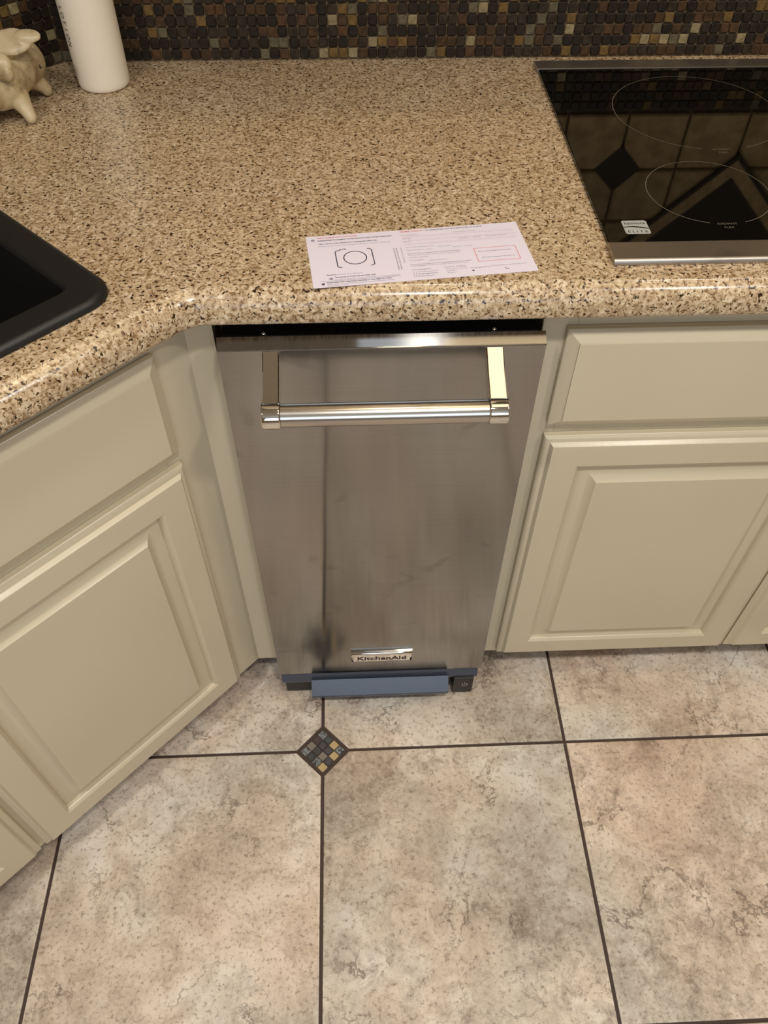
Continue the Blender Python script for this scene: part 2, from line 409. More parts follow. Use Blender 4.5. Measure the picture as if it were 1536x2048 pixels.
# mosaic backsplash: six rows of tumbled slate chips
PITCH = 0.01522
ROWS = 6; ZB = 0.9165
TS = PITCH - 0.0013
def wchip_bm(seed):
    r = random.Random(seed); bm = chip_bm(TS, 0.0045, 0.0011, 0.00045, r)
    bmesh.ops.rotate(bm, cent=(0, 0, 0), matrix=Matrix.Rotation(math.pi / 2, 3, 'X'), verts=bm.verts[:])   # top faces -y
    return bm
wchip = {}
def slate_index(r=random):
    t = r.random(); s = 0
    for i, w in enumerate(SLATE_W):
        s += w
        if t < s: return i
    return 0
def wchip_obj(parent, loc, mi):
    k = (mi, random.randrange(4))
    if k not in wchip:
        o = obj('mosaic_tile', wchip_bm(mi * 10 + k[1]), SLATES[mi], parent, local=loc); wchip[k] = o.data
    else:
        o = bpy.data.objects.new('mosaic_tile', wchip[k]); COL.objects.link(o); o.parent = parent; o.location = loc
    o.rotation_euler = (random.uniform(-0.03, 0.03), random.uniform(-0.02, 0.02), random.uniform(-0.04, 0.04))
    return o
def mosaic(parent, x_start, ncol, step, ybase, nindiv, keep=lambda c, r: True, rows=6):
    rest = bmesh.new(); cnt = 0; rnd = random.Random(11)
    for row in range(rows):
        sheet_shift = 0.0
        for c in range(ncol):
            z = ZB + (row + 0.5) * PITCH + rnd.uniform(-0.0004, 0.0004)
            x = x_start + step * (c + 0.5) * PITCH + rnd.uniform(-0.0004, 0.0004) + sheet_shift
            mi = slate_index(rnd)
            if keep(c, row) and cnt < nindiv:
                wchip_obj(parent, (x, ybase + 0.001, z), mi); cnt += 1
            else:
                t = wchip_bm(rnd.randrange(4)); off = len(rest.verts)
                vm = {v: rest.verts.new(v.co + Vector((x, ybase + 0.001, z))) for v in t.verts}
                for f in t.faces:
                    nf = rest.faces.new([vm[v] for v in f.verts]); nf.material_index = mi
                t.free()
    if len(rest.verts):
        tag(obj('mosaic_tiles', rest, SLATES, parent), kind='stuff')
    else: rest.free()
mosaic(wall_back, XC0 + 0.0012, 112, 1, WY, 299, keep=lambda c, r: r < 4 and c < 75)
mosaic(wall_left, -0.0012, 70, -1, 0.0, 150, keep=lambda c, r: c < 15 and r < 9, rows=12)
# four-inch tumbled stone above the mosaic (seen mirrored in the cooktop)
TW = 0.1035; ZR = 1.0115
def wtile_bm(w, h, t=0.007):
    bm = bmesh.new(); g = 0.0022
    loft(bm, [[(x, 0, z) for x, z in ((-w / 2 + g, -h / 2 + g), (w / 2 - g, -h / 2 + g), (w / 2 - g, h / 2 - g), (-w / 2 + g, h / 2 - g))],
              [(x, -t + 0.002, z) for x, z in ((-w / 2 + g, -h / 2 + g), (w / 2 - g, -h / 2 + g), (w / 2 - g, h / 2 - g), (-w / 2 + g, h / 2 - g))],
              [(x, -t, z) for x, z in ((-w / 2 + g + 0.003, -h / 2 + g + 0.003), (w / 2 - g - 0.003, -h / 2 + g + 0.003), (w / 2 - g - 0.003, h / 2 - g - 0.003), (-w / 2 + g + 0.003, h / 2 - g - 0.003))]],
         True, False, True); fix(bm); return bm
wt = None
MURAL = (0.838, 1.301, 0.22)             # diamond picture frame behind the cooktop: centre x, z, half diagonal
for r in range(4):
    for k in range(-7, 13):
        x = 0.527 + (k + 0.5) * TW; z = ZR + (r + 0.5) * 0.0975
        if x < XC0 + TW / 2: continue
        if abs(x - MURAL[0]) + abs(z - MURAL[1]) < MURAL[2] - 0.03: continue
        if wt is None:
            o = obj('stone_tile', wtile_bm(TW, 0.0975), TRAV, wall_back, local=(x, WY, z)); wt = o.data
        else:
            o = bpy.data.objects.new('stone_tile', wt); COL.objects.link(o); o.parent = wall_back; o.location = (x, WY, z)
def diamond_bm(h0, h1, y0, y1):
    bm = bmesh.new()
    d = lambda h, y: [(h, y, 0), (0, y, h), (-h, y, 0), (0, y, -h)]
    if h1 > 0:
        loft(bm, [d(h0, y0), d(h0, y1), d(h1, y1), d(h1, y0)], True)
    else:
        loft(bm, [d(h0, y0), d(h0, y1)], True, False, True)
    fix(bm); return bm
obj('diamond_frame', diamond_bm(MURAL[2], MURAL[2] - 0.010, 0, -0.013), SLATES[0], wall_back, local=(MURAL[0], WY, MURAL[1]))
obj('diamond_frame', diamond_bm(MURAL[2] - 0.010, MURAL[2] - 0.042, 0, -0.011), TRAV, wall_back, local=(MURAL[0], WY, MURAL[1]))
obj('diamond_panel', diamond_bm(MURAL[2] - 0.042, 0, 0, -0.009), SLATES[0], wall_back, local=(MURAL[0], WY, MURAL[1]))
for x in (0.629, 0.629 - 4 * TW, 0.629 + 4 * TW):
    obj('diamond_tile', diamond_bm(0.041, 0, 0, -0.0085), SLATES[0], wall_back, local=(x, WY, 1.107))
# wall cupboard run above the counter: its lower edge shades the back of the counter
uc = tag(obj('upper_cabinet', bx(XC0 + 0.16, 0.42, 0.235, WY - 0.001, 1.40, 2.2, bev=0.003), CREAM), kind='structure')

# ---------------------------------------------------------------- cabinets
def door_shape(x0, x1, z0, z1, yf, thick=0.019):
    """frame with a moulded outer edge and an inner rebate; returns (frame bm, raised panel bm). yf = front plane"""
    bm = bmesh.new(); back = yf + thick; ST = 0.050
    rings = [rect_ring(x0, x1, z0, z1, 0.0, back), rect_ring(x0, x1, z0, z1, 0.0, yf + 0.0115),
             rect_ring(x0, x1, z0, z1, 0.0015, yf + 0.0095), rect_ring(x0, x1, z0, z1, 0.0055, yf + 0.0075),
             rect_ring(x0, x1, z0, z1, 0.0085, yf + 0.0065), rect_ring(x0, x1, z0, z1, 0.0105, yf + 0.0035),
             rect_ring(x0, x1, z0, z1, 0.0125, yf + 0.0010), rect_ring(x0, x1, z0, z1, 0.0155, yf),
             rect_ring(x0, x1, z0, z1, ST, yf), rect_ring(x0, x1, z0, z1, ST + 0.0012, yf + 0.0005), rect_ring(x0, x1, z0, z1, ST + 0.0045, yf + 0.0032),
             rect_ring(x0, x1, z0, z1, ST + 0.0062, yf + 0.0068), rect_ring(x0, x1, z0, z1, ST + 0.0066, yf + 0.0118)]
    loft(bm, rings, True, True, False); fix(bm)
    pb = bmesh.new(); i0 = ST + 0.0064
    cove = [(0.0, 0.0140), (0.0, 0.0112), (0.006, 0.0112), (0.011, 0.0108), (0.016, 0.0098), (0.020, 0.0083), (0.0235, 0.0062), (0.0265, 0.0036), (0.0288, 0.0010), (0.0296, 0.0001), (0.0305, -0.0002)]
    loft(pb, [rect_ring(x0, x1, z0, z1, i0 + a, yf + b_) for a, b_ in cove], True, False, True); fix(pb)
    return bm, pb
def slab_shape(x0, x1, z0, z1, yf, thick=0.019):
    bm = bmesh.new()
    loft(bm, [rect_ring(x0, x1, z0, z1, 0.0, yf + thick), rect_ring(x0, x1, z0, z1, 0.0, yf + 0.011), rect_ring(x0, x1, z0, z1, 0.0012, yf + 0.0098),
              rect_ring(x0, x1, z0, z1, 0.0145, yf + 0.0022), rect_ring(x0, x1, z0, z1, 0.0150, yf + 0.0004), rect_ring(x0, x1, z0, z1, 0.0165, yf)], True, True, True); fix(bm)
    return bm
DZ0, DZ1, RZ0, RZ1 = 0.0895, 0.662, 0.683, 0.838
def add_front(cab, x0, x1, yfront, drawer=True, door_x=None):
    dx0, dx1 = door_x or (x0, x1)
    f, p = door_shape(dx0, dx1, DZ0, DZ1, yfront)
    d = obj('door', f, CREAM, cab, smooth=28)
    obj('raised_panel', p, CREAM, d, smooth=28)
    if drawer: obj('drawer_front', slab_shape(x0, x1, RZ0, RZ1, yfront), CREAM, cab, smooth=28)

# right-hand cabinet, under the cooktop
cr = thing('base_cabinet', (0.382, 0.0, 0.0), 'cream painted base cabinet with raised panel doors under the black cooktop', 'cabinet')
def ff(cab, x0, x1, z0, z1, y0): return obj('face_frame', bx(x0, x1, y0, y0 + 0.019, z0, z1, bev=0.0008, seg=1), CREAM, cab)
o0 = 0.382
ff(cr, 0.0, 0.042, 0.078, 0.873, 0.0); ff(cr, 0.042, 1.00, 0.835, 0.873, 0.0); ff(cr, 0.042, 1.00, 0.645, 0.700, 0.0); ff(cr, 0.042, 1.00, 0.078, 0.110, 0.0)
ff(cr, 0.445, 0.485, 0.110, 0.645, 0.0); ff(cr, 0.445, 0.485, 0.700, 0.835, 0.0)
obj('side_panel', bx(0.0, 0.016, 0.0192, 0.57, 0.078, 0.873), CREAM, cr)
obj('interior', bx(0.0162, 1.00, 0.0195, 0.57, 0.09, 0.873), CREAM, cr)
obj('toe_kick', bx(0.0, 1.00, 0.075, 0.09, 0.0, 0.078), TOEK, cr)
add_front(cr, 0.411 - o0, 0.8440 - o0, -0.020)
add_front(cr, 0.8475 - o0, 1.2805 - o0, -0.020)

# corner sink cabinet, turned 45 degrees; local x runs along its front, local y into it
RD = math.pi / 4
NF = 0.028                        # face frame plane (local y)
cl = thing('corner_sink_cabinet', (0, 0, 0), 'cream painted corner cabinet set at an angle below the black sink', 'cabinet', rz=RD)
tc = -0.0275                      # where the frame meets the filler
ff(cl, -0.095, tc, 0.078, 0.873, NF); ff(cl, -1.00, -0.095, 0.835, 0.873, NF); ff(cl, -1.00, -0.095, 0.645, 0.700, NF); ff(cl, -1.00, -0.095, 0.078, 0.110, NF)
ff(cl, -0.515, -0.470, 0.110, 0.645, NF); ff(cl, -0.515, -0.470, 0.700, 0.835, NF)
obj('interior', bx(-1.0, -0.06, NF + 0.0195, NF + 0.05, 0.09, 0.70), CREAM, cl)
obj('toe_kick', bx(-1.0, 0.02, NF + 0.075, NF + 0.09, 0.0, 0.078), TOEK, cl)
add_front(cl, -0.4885, -0.0795, NF - 0.020)
add_front(cl, -0.9040, -0.4975, NF - 0.020)
# filler strip between that frame and the compactor
bm = bmesh.new()
box(bm, -0.0425, -0.0065, 0.0, 0.019, 0.078, 0.873)
fp = obj('filler_strip', bm, CREAM, cl); fp.matrix_parent_inverse = Matrix.Rotation(-RD, 4, 'Z')

# ---------------------------------------------------------------- countertop
E0, N0, RC = -0.040, 0.015, 0.045
ccy = E0 - RC; ccx = ccy + math.sqrt(2) * (N0 + RC)
def front_path(o):
    pts = [(1.75, E0 + o)]
    for k in range(9):
        a = math.radians(90 + 45 * k / 8); r = RC + o
        pts.append((ccx + r * math.cos(a), ccy + r * math.sin(a)))
    n = N0 - o; t = -1.15
    pts.append(((t + n) / math.sqrt(2), (t - n) / math.sqrt(2)))
    return pts
prof = [(0.075, 0.8742), (0.006, 0.8742), (0.0025, 0.8750), (0.0006, 0.8775), (0.0, 0.882), (0.0002, 0.891), (0.0012, 0.8965), (0.0035, 0.9020), (0.0075, 0.9072), (0.0120, 0.9104), (0.0150, 0.9117), (0.0158, 0.9128), (0.0172, 0.9138), (0.0195, H)]
bm = bmesh.new()
rings = [[(x, y, z) for x, y in front_path(o)] for o, z in prof]
vs = loft(bm, rings, closed=False)
top = vs[-1]
# back outline
tb = -1.15
bk = [((tb + DIAG / math.sqrt(2)) / math.sqrt(2), (tb - DIAG / math.sqrt(2)) / math.sqrt(2)), (XC0, WY - 0.0005), (1.75, WY - 0.0005)]
bkv = [bm.verts.new((x, y, H)) for x, y in bk]
loop = top + bkv
es = []
for a, b_ in zip(loop, loop[1:] + loop[:1]):
    e = bm.edges.get((a, b_)) or bm.edges.new((a, b_)); es.append(e)
def loc2w(t, d): return ((t - d) / math.sqrt(2), (t + d) / math.sqrt(2))
SK = dict(t1=-0.088, t0=-0.088 - 0.78, d0=0.036, d1=0.036 + 0.47)
def rrect(t0, t1, d0, d1, r, n=8):
    pts = []
    for cx_, cy_, a0 in ((t1 - r, d0 + r, -90), (t1 - r, d1 - r, 0), (t0 + r, d1 - r, 90), (t0 + r, d0 + r, 180)):
        for k in range(n + 1):
            a = math.radians(a0 + 90 * k / n); pts.append((cx_ + r * math.cos(a), cy_ + r * math.sin(a)))
    return pts
hole = [bm.verts.new((*loc2w(t, d), H)) for t, d in rrect(SK['t0'] + 0.02, SK['t1'] - 0.02, SK['d0'] + 0.02, SK['d1'] - 0.02, 0.02, 4)]
for a, b_ in zip(hole, hole[1:] + hole[:1]): es.append(bm.edges.new((a, b_)))
bmesh.ops.triangle_fill(bm, edges=es, use_beauty=True)
# back and hole thickness
hb = [bm.verts.new((v.co.x, v.co.y, 0.8742)) for v in hole]
for i in range(len(hole)):
    j = (i + 1) % len(hole); bm.faces.new((hole[i], hole[j], hb[j], hb[i]))
bb = [bm.verts.new((v.co.x, v.co.y, 0.8742)) for v in bkv]
for i in range(2): bm.faces.new((bkv[i], bkv[i + 1], bb[i + 1], bb[i]))
fix(bm)
ct = tag(obj('countertop', bm, GRANITE, smooth=35), 'speckled tan granite countertop with rounded front edge wrapping the corner', 'countertop')

# ---------------------------------------------------------------- sink
sk = thing('kitchen_sink', (*loc2w((SK['t0'] + SK['t1']) / 2, (SK['d0'] + SK['d1']) / 2), H), 'matte black composite drop-in sink with a wide raised rim in the corner counter', 'sink', rz=RD)
ht, hd = (SK['t1'] - SK['t0']) / 2, (SK['d1'] - SK['d0']) / 2
def skr(ins, z, r): return [(t, d, z) for t, d in rrect(-ht + ins, ht - ins, -hd + ins, hd - ins, r)]
def skr2(ins, z, r, front=0.0): return [(t, d, z) for t, d in rrect(-ht + ins, ht - ins, -hd + ins, hd - ins - 0.03, r)]
bm = bmesh.new()
loft(bm, [skr(0.002, 0.0002, 0.034), skr(-0.001, 0.0015, 0.036), skr(-0.0005, 0.006, 0.036), skr(0.0025, 0.0095, 0.034), skr(0.007, 0.0112, 0.030), skr(0.033, 0.0112, 0.014), skr(0.0365, 0.0098, 0.012), skr(0.0385, 0.005, 0.011)])
fix(bm); obj('rim', bm, SINKM, sk, smooth=50)
bm = bmesh.new()
loft(bm, [skr(0.0385, 0.005, 0.011), skr(0.040, -0.05, 0.012), skr(0.046, -0.17, 0.03), skr(0.075, -0.20, 0.03)], True, False, True)
obj('basin', bm, mat_black_plastic('black_composite_painted_shade', (13, 12, 12), 0.55), sk, smooth=50)  # same composite as the rim, shade of the hollow put into the colour
bm = bmesh.new(); cyl(bm, (0, 0, -0.1995), (0, 0, -0.197), 0.045)
obj('drain', bm, CHROME, sk, smooth=40)

# ---------------------------------------------------------------- cooktop
CX0, CX1, CY0, CY1 = 0.4505, 1.2125, 0.0025, 0.5555
ck = thing('cooktop', (CX0, CY0, H), 'black glass induction cooktop with steel front and rear strips set in granite', 'cooktop')
cw, cd = CX1 - CX0, CY1 - CY0
obj('glass_top', bx(0.001, cw - 0.001, 0.0365, cd - 0.032, 0.0003, 0.0058, bev=0.0008, seg=1), CGLASS, ck)
bm = bmesh.new()
ext_profile(bm, [(0.0, 0.0003), (-0.0008, 0.003), (0.0005, 0.0062), (0.004, 0.0082), (0.034, 0.0082), (0.0365, 0.0070), (0.0365, 0.0003)], -0.001, cw + 0.001)
obj('front_strip', bm, STEEL2, ck, smooth=50)
bm = bmesh.new()
ext_profile(bm, [(cd, 0.0003), (cd + 0.0008, 0.003), (cd - 0.0005, 0.0060), (cd - 0.004, 0.0075), (cd - 0.030, 0.0075), (cd - 0.032, 0.0065), (cd - 0.032, 0.0003)], -0.001, cw + 0.001)
obj('rear_strip', bm, STEEL2, ck, smooth=50)
ZG = 0.0060
def ring_bm(cx_, cy_, r, w, gaps, seg=144):
    bm = bmesh.new()
    for k in range(seg):
        a0, a1 = 2 * math.pi * k / seg, 2 * math.pi * (k + 1) / seg
        mid = math.degrees((a0 + a1) / 2) % 360
        if any(g0 < mid < g1 for g0, g1 in gaps): continue
        q = [(cx_ + rr * math.cos(a), cy_ + rr * math.sin(a), ZG) for a, rr in ((a0, r - w), (a0, r + w), (a1, r + w), (a1, r - w))]
        bm.faces.new([bm.verts.new(p) for p in q])
    bmesh.ops.remove_doubles(bm, verts=bm.verts[:], dist=1e-6); fix(bm)
    return bm
R1 = (0.651 - CX0, 0.375 - CY0, 0.1165); R2 = (0.600 - CX0, 0.1515 - CY0, 0.0755)
for (rx, ry, rr), gap, words in ((R1, (258, 288), ('RADIANT', 'FLEX')), (R2, (255, 287), ('RADIANT', 'FLEX'))):
    bm = ring_bm(rx, ry, rr, 0.00045, [gap])
    text_into(bm, words[0], 0.0055, Matrix.Translation((rx, ry - rr - 0.0015, ZG)), 'CENTER')
    text_into(bm, words[1], 0.0055, Matrix.Translation((rx, ry - rr - 0.0095, ZG)), 'CENTER')
    obj('burner_ring', bm, RINGP, ck)
for rx, ry, rr in ((0.56, 0.375, 0.09), (0.56, 0.16, 0.11)):
    obj('burner_ring', ring_bm(rx, ry, rr, 0.00045, []), RINGP, ck)
# printed maker's plate: two halves parted by a swoosh
lx, ly = 0.4757 - CX0, 0.0575 - CY0
bm = bmesh.new()
Wl, Hl = 0.0295, 0.029
wave = [(i / 12 * Wl, Hl * (0.50 + 0.09 * math.sin(i / 12 * math.pi * 1.25 + 0.2))) for i in range(13)]
wave2 = [(x, y - 0.0014 - 0.0016 * (1 - abs(x / Wl - 0.5) * 2)) for x, y in wave]
up = [(x, y) for x, y in wave] + [(Wl, Hl - 0.002), (Wl - 0.002, Hl), (0.002, Hl), (0, Hl - 0.002)]
lo = [(0.002, 0), (Wl - 0.002, 0), (Wl, 0.002)] + list(reversed(wave2)) + [(0, 0.002)]
for P in (up, lo): bm.faces.new([bm.verts.new((lx + x, ly + y, ZG)) for x, y in P])
fix(bm)
for f in bm.faces:
    if f.normal.z < 0: f.normal_flip()
lg = obj('maker_plate', bm, LOGOP, ck)
bm = bmesh.new()
text_into(bm, 'kenmore', 0.0075, Matrix.Translation((lx + Wl / 2, ly + 0.0205, ZG + 0.0002)), 'CENTER', width=0.024)
text_into(bm, 'E L I T E', 0.006, Matrix.Translation((lx + Wl / 2, ly + 0.003, ZG + 0.0002)), 'CENTER', width=0.023)
obj('lettering', bm, CGLASS, lg)

# ---------------------------------------------------------------- trash compactor
tcx = thing('trash_compactor', (0.1905, 0.0, 0.0), 'stainless steel trash compactor with bar handle and black foot pedal', 'trash compactor')
ox = 0.1905
# body inside the opening
bm = bmesh.new(); box(bm, 0.001 - ox, 0.377 - ox, 0.012, 0.56, 0.010, 0.868)
obj('body', bm, CAVITY, tcx)
obj('inner_door', bx(0.006 - ox, 0.372 - ox, -0.0252, 0.0115, 0.083, 0.8460), CAVITY, tcx)
# skin: front sheet, top return, sides
def uvplane(bm):
    uv = bm.loops.layers.uv.new('UVMap')
    for f in bm.faces:
        for l in f.loops: l[uv].uv = (l.vert.co.z, l.vert.co.x)
XL, XR = 0.0018 - ox, 0.3795 - ox
ZS, ZBOT, YF = 0.8400, 0.0810, -0.0387
bm = bmesh.new()
p = [(-0.0253, 0.8488), (-0.0376, 0.8404), (-0.0384, 0.8400), (YF, 0.8384), (YF, 0.083), (-0.0380, ZBOT), (-0.0262, ZBOT), (-0.0253, 0.083)]
nseg = 1
loft(bm, [[(XL, y, z) for y, z in p], [(XR, y, z) for y, z in p]], True, True, True); fix(bm)
uvplane(bm)
dr = obj('door', bm, STEEL, tcx)
for x in (0.0550 - ox, 0.3205 - ox):
    bm = bmesh.new(); lathe(bm, [(0.0030, 0.8460), (0.0030, 0.8484), (0.0018, 0.8500), (0.0003, 0.8504)], x, -0.0190, 20)
    obj('screw', bm, CHROME, tcx, smooth=40)
# maker's badge
bz0, bz1, bx0, bx1 = 0.130, 0.161, 0.1365 - ox, 0.2475 - ox
bm = bmesh.new()
loft(bm, [rect_ring(bx0, bx1, bz0, bz1, 0.0, YF), rect_ring(bx0, bx1, bz0, bz1, 0.0002, YF - 0.0035), rect_ring(bx0, bx1, bz0, bz1, 0.0012, YF - 0.0058), rect_ring(bx0, bx1, bz0, bz1, 0.0035, YF - 0.0075), rect_ring(bx0, bx1, bz0, bz1, 0.005, YF - 0.0078)], True, False, True); fix(bm)
uvplane(bm)
bd = obj('badge', bm, CHROME, tcx, smooth=60)
bm = bmesh.new()
text_into(bm, 'KitchenAid', 0.0165, Matrix.Translation(((bx0 + bx1) / 2, YF - 0.0081, bz0 + 0.0095)) @ Matrix.Rotation(math.pi / 2, 4, 'X'), 'CENTER', width=0.088, bold=0.0004)
obj('lettering', bm, ENGRAVE, bd)
# handle
hd_ = bpy.data.objects.new('handle', None)
HY, HZ = -0.100, 0.7955
bm = bmesh.new(); cyl(bm, (0.0735 - ox, HY, HZ), (0.3085 - ox, HY, HZ), 0.0136, seg=48)
hb_ = obj('handle', bm, BAR, tcx, smooth=40)
for x0, x1 in ((0.0515, 0.0735), (0.3085, 0.3315)):
    bm = bmesh.new(); c = 0.0022
    x0 -= ox; x1 -= ox
    rr = [(x0, 0.0155 - c), (x0 + 0.0006, 0.0155 - 0.001), (x0 + c, 0.0155), (x1 - c, 0.0155), (x1 - 0.0006, 0.0155 - 0.001), (x1, 0.0155 - c)]
    seg = 40
    loft(bm, [[(x, HY + r * math.cos(2 * math.pi * k / seg), HZ + r * math.sin(2 * math.pi * k / seg)) for k in range(seg)] for x, r in rr], True, True, True); fix(bm)
    obj('handle_cap', bm, CHROME, hb_, smooth=50)
    xa, xb = x0 + 0.0015, x1 - 0.0015
    bm = bmesh.new()
    path = [(YF + 0.0002, 0.8375, 0.017, 0.0), (-0.066, 0.8222, 0.020, 0.0), (-0.098, 0.8095, 0.022, 0.0)]
    rings = []
    for y, z, h, w in path:
        b2 = 0.0012
        rings.append([(xa + b2, y, z), (xb - b2, y, z), (xb, y, z - b2), (xb, y, z - h), (xa, y, z - h), (xa, y, z - b2)])
    loft(bm, rings, True, True, True); fix(bm)
    obj('handle_arm', bm, CHROME, hb_, smooth=20)
# lower black parts
bm = bmesh.new()
ext_profile(bm, [(-0.018, 0.0805), (-0.0378, 0.0803), (-0.0392, 0.0785), (-0.0442, 0.0665), (-0.0445, 0.0650), (-0.0438, 0.0595), (-0.042, 0.0585), (-0.018, 0.0585)], 0.0055 - ox, 0.3735 - ox)
obj('lower_rail', bm, PEDALP, tcx, smooth=30)
obj('base', bx(0.0095 - ox, 0.3255 - ox, -0.036, 0.30, 0.012, 0.0580, bev=0.002), BLACKP, tcx)
PX0, PX1 = 0.0605 - ox, 0.3175 - ox
bm = bmesh.new()
ext_profile(bm, [(-0.0480, 0.0738), (-0.0690, 0.0505), (-0.0700, 0.0488), (-0.0695, 0.0438), (-0.0680, 0.0428), (-0.0475, 0.0640), (-0.0470, 0.0730)], PX0, PX1)
bmesh.ops.bevel(bm, geom=[e for e in bm.edges if abs(e.verts[0].co.x - e.verts[1].co.x) < 1e-6], offset=0.0012, segments=2, affect='EDGES')
obj('pedal', bm, PEDALP, tcx, smooth=30)
bm = bmesh.new()
ext_profile(bm, [(-0.030, 0.045), (-0.052, 0.0590), (-0.058, 0.0520), (-0.034, 0.030)], PX0 + 0.02, PX1 - 0.02)
obj('pedal_arm', bm, BLACKP, tcx)
sw = obj('power_switch', bx(0.3285 - ox, 0.3670 - ox, -0.0505, 0.0, 0.0095, 0.0640, bev=0.003), BLACKP, tcx, smooth=40)
bm = bmesh.new()
sx, sz, ys_ = 0.3505 - ox, 0.042, -0.0508
for k in range(28):
    a0, a1 = math.radians(130 + 280 * k / 28), math.radians(130 + 280 * (k + 1) / 28)
    q = [(sx + r * math.cos(a), ys_, sz + r * math.sin(a)) for a, r in ((a0, 0.0042), (a0, 0.0056), (a1, 0.0056), (a1, 0.0042))]
    bm.faces.new([bm.verts.new(v) for v in q])
bm.faces.new([bm.verts.new((sx + x, ys_, sz + z)) for x, z in ((-0.0007, 0.001), (0.0007, 0.001), (0.0007, 0.0072), (-0.0007, 0.0072))])
fix(bm)
obj('power_symbol', bm, LOGOP, sw)

# ---------------------------------------------------------------- registration card
ca = math.radians(6.0)
cd_ = thing('registration_card', (0.1162, -0.0299, H), 'white printed registration card with a camera icon lying on the granite counter', 'card', rz=ca)
CWD, CHT, CT = 0.2495, 0.1020, 0.0005
obj('sheet', bx(0, CWD, 0, CHT, 0.0002, CT), PAPER, cd_)
ink = bmesh.new(); MATS = [INK_D, INK_M, INK_R, INK_P]; CZ = CT + 0.00012
def U(u, v): return Matrix.Translation((u * CWD, (1 - v) * CHT, CZ))
def line(s, u0, u1, v, size=0.0026, mi=0, bold=0.0): text_into(ink, s, size, U(u0, v), 'LEFT', width=(u1 - u0) * CWD, mi=mi, bold=bold)
def bar(u0, u1, v0, v1, mi):
    f = ink.faces.new([ink.verts.new((u * CWD, (1 - v) * CHT, CZ)) for u, v in ((u0, v1), (u1, v1), (u1, v0), (u0, v0))]); f.material_index = mi
def stroke(pts, w, mi=0):
    for (xa, ya), (xb, yb) in zip(pts[:-1], pts[1:]):
        a, b2 = Vector((xa, ya)), Vector((xb, yb)); d = (b2 - a).normalized(); n = Vector((-d.y, d.x)) * w / 2
        e = d * w * 0.3
        f = ink.faces.new([ink.verts.new((q.x, q.y, CZ)) for q in (a - n - e, b2 - n + e, b2 + n + e, a + n - e)]); f.material_index = mi
B = 0.00008
line('EASILY REGISTER WITH YOUR PHONE', 0.052, 0.235, 0.058, 0.0030, 2, B)
line('ENREGISTREZ FACILEMENT VOTRE PRODUIT AVEC VOTRE TELEPHONE', 0.052, 0.395, 0.112, 0.0029, 0, B)
line('Take a photo of the camera icon including the yellow tab.', 0.052, 0.325, 0.178, 0.0030, 0, B)
line("Prenez une photo de l'icone d'appareil photo en incluant la languette.", 0.052, 0.385, 0.225, 0.0027, 1)
line('Send it to', 0.068, 0.110, 0.792, 0.0030, 0, B); line('lamachinea71403.com', 0.115, 0.225, 0.792, 0.0028, 1)
line('Text photo to 71403 (US and CAN only)', 0.100, 0.280, 0.843, 0.0029, 0, B)
line('Envoyez la photo par texto au 71403 (E-U et Canada seulement)', 0.100, 0.385, 0.880, 0.0026, 1)
bar(0.035, 0.390, 0.893, 0.899, 1)
line('Need Help? Visit registration.com/help or text HELP to 71403', 0.062, 0.345, 0.930, 0.0029, 0, B)
line("Besoin d'aide? Visitez registration.com/aide ou envoyez AIDE par message", 0.062, 0.355, 0.962, 0.0025, 1)
line('texte HELP a 71403', 0.062, 0.150, 0.990, 0.0022, 1)
# camera icon
cx_, cy_ = 0.207 * CWD, (1 - 0.485) * CHT
stroke([(cx_ + 0.0128 * math.cos(2 * math.pi * k / 40), cy_ + 0.0128 * math.sin(2 * math.pi * k / 40)) for k in range(41)], 0.0012)
lx0 = 0.122 * CWD
stroke([(lx0 + 0.0045, (1 - 0.325) * CHT), (lx0 + 0.0015, (1 - 0.330) * CHT), (lx0, (1 - 0.35) * CHT), (lx0, (1 - 0.63) * CHT), (lx0 + 0.0015, (1 - 0.65) * CHT), (lx0 + 0.0045, (1 - 0.655) * CHT)], 0.0012)
rx0 = 0.288 * CWD
stroke([(rx0 - 0.0045, (1 - 0.325) * CHT), (rx0 - 0.0015, (1 - 0.330) * CHT), (rx0, (1 - 0.35) * CHT), (rx0, (1 - 0.63) * CHT), (rx0 - 0.0015, (1 - 0.65) * CHT), (rx0 - 0.0045, (1 - 0.655) * CHT)], 0.0012)
stroke([(0.143 * CWD, (1 - 0.325) * CHT), (0.147 * CWD, (1 - 0.305) * CHT), (0.168 * CWD, (1 - 0.30) * CHT), (0.173 * CWD, (1 - 0.315) * CHT)], 0.0012)
def dot(u, v, r, mi=0):
    f = ink.faces.new([ink.verts.new((u * CWD + r * math.cos(2 * math.pi * k / 16), (1 - v) * CHT + r * math.sin(2 * math.pi * k / 16), CZ)) for k in range(16)]); f.material_index = mi
dot(0.045, 0.942, 0.0019); dot(0.030, 0.085, 0.0022, 1); dot(0.083, 0.855, 0.0022, 1); dot(0.030, 0.085, 0.0012, 0) if False else None
# sideways text by the fold
for k, (u, v0, v1) in enumerate(((0.392, 0.36, 0.78), (0.404, 0.36, 0.78), (0.425, 0.36, 0.66))):
    M = Matrix.Translation((u * CWD, (1 - v1) * CHT, CZ)) @ Matrix.Rotation(math.pi / 2, 4, 'Z')
    text_into(ink, ('Detach here and keep this part', 'Keep for your own records only', 'Detachez ici et conservez')[k], 0.0027, M, 'LEFT', width=(v1 - v0) * CHT, mi=0 if k < 2 else 1)
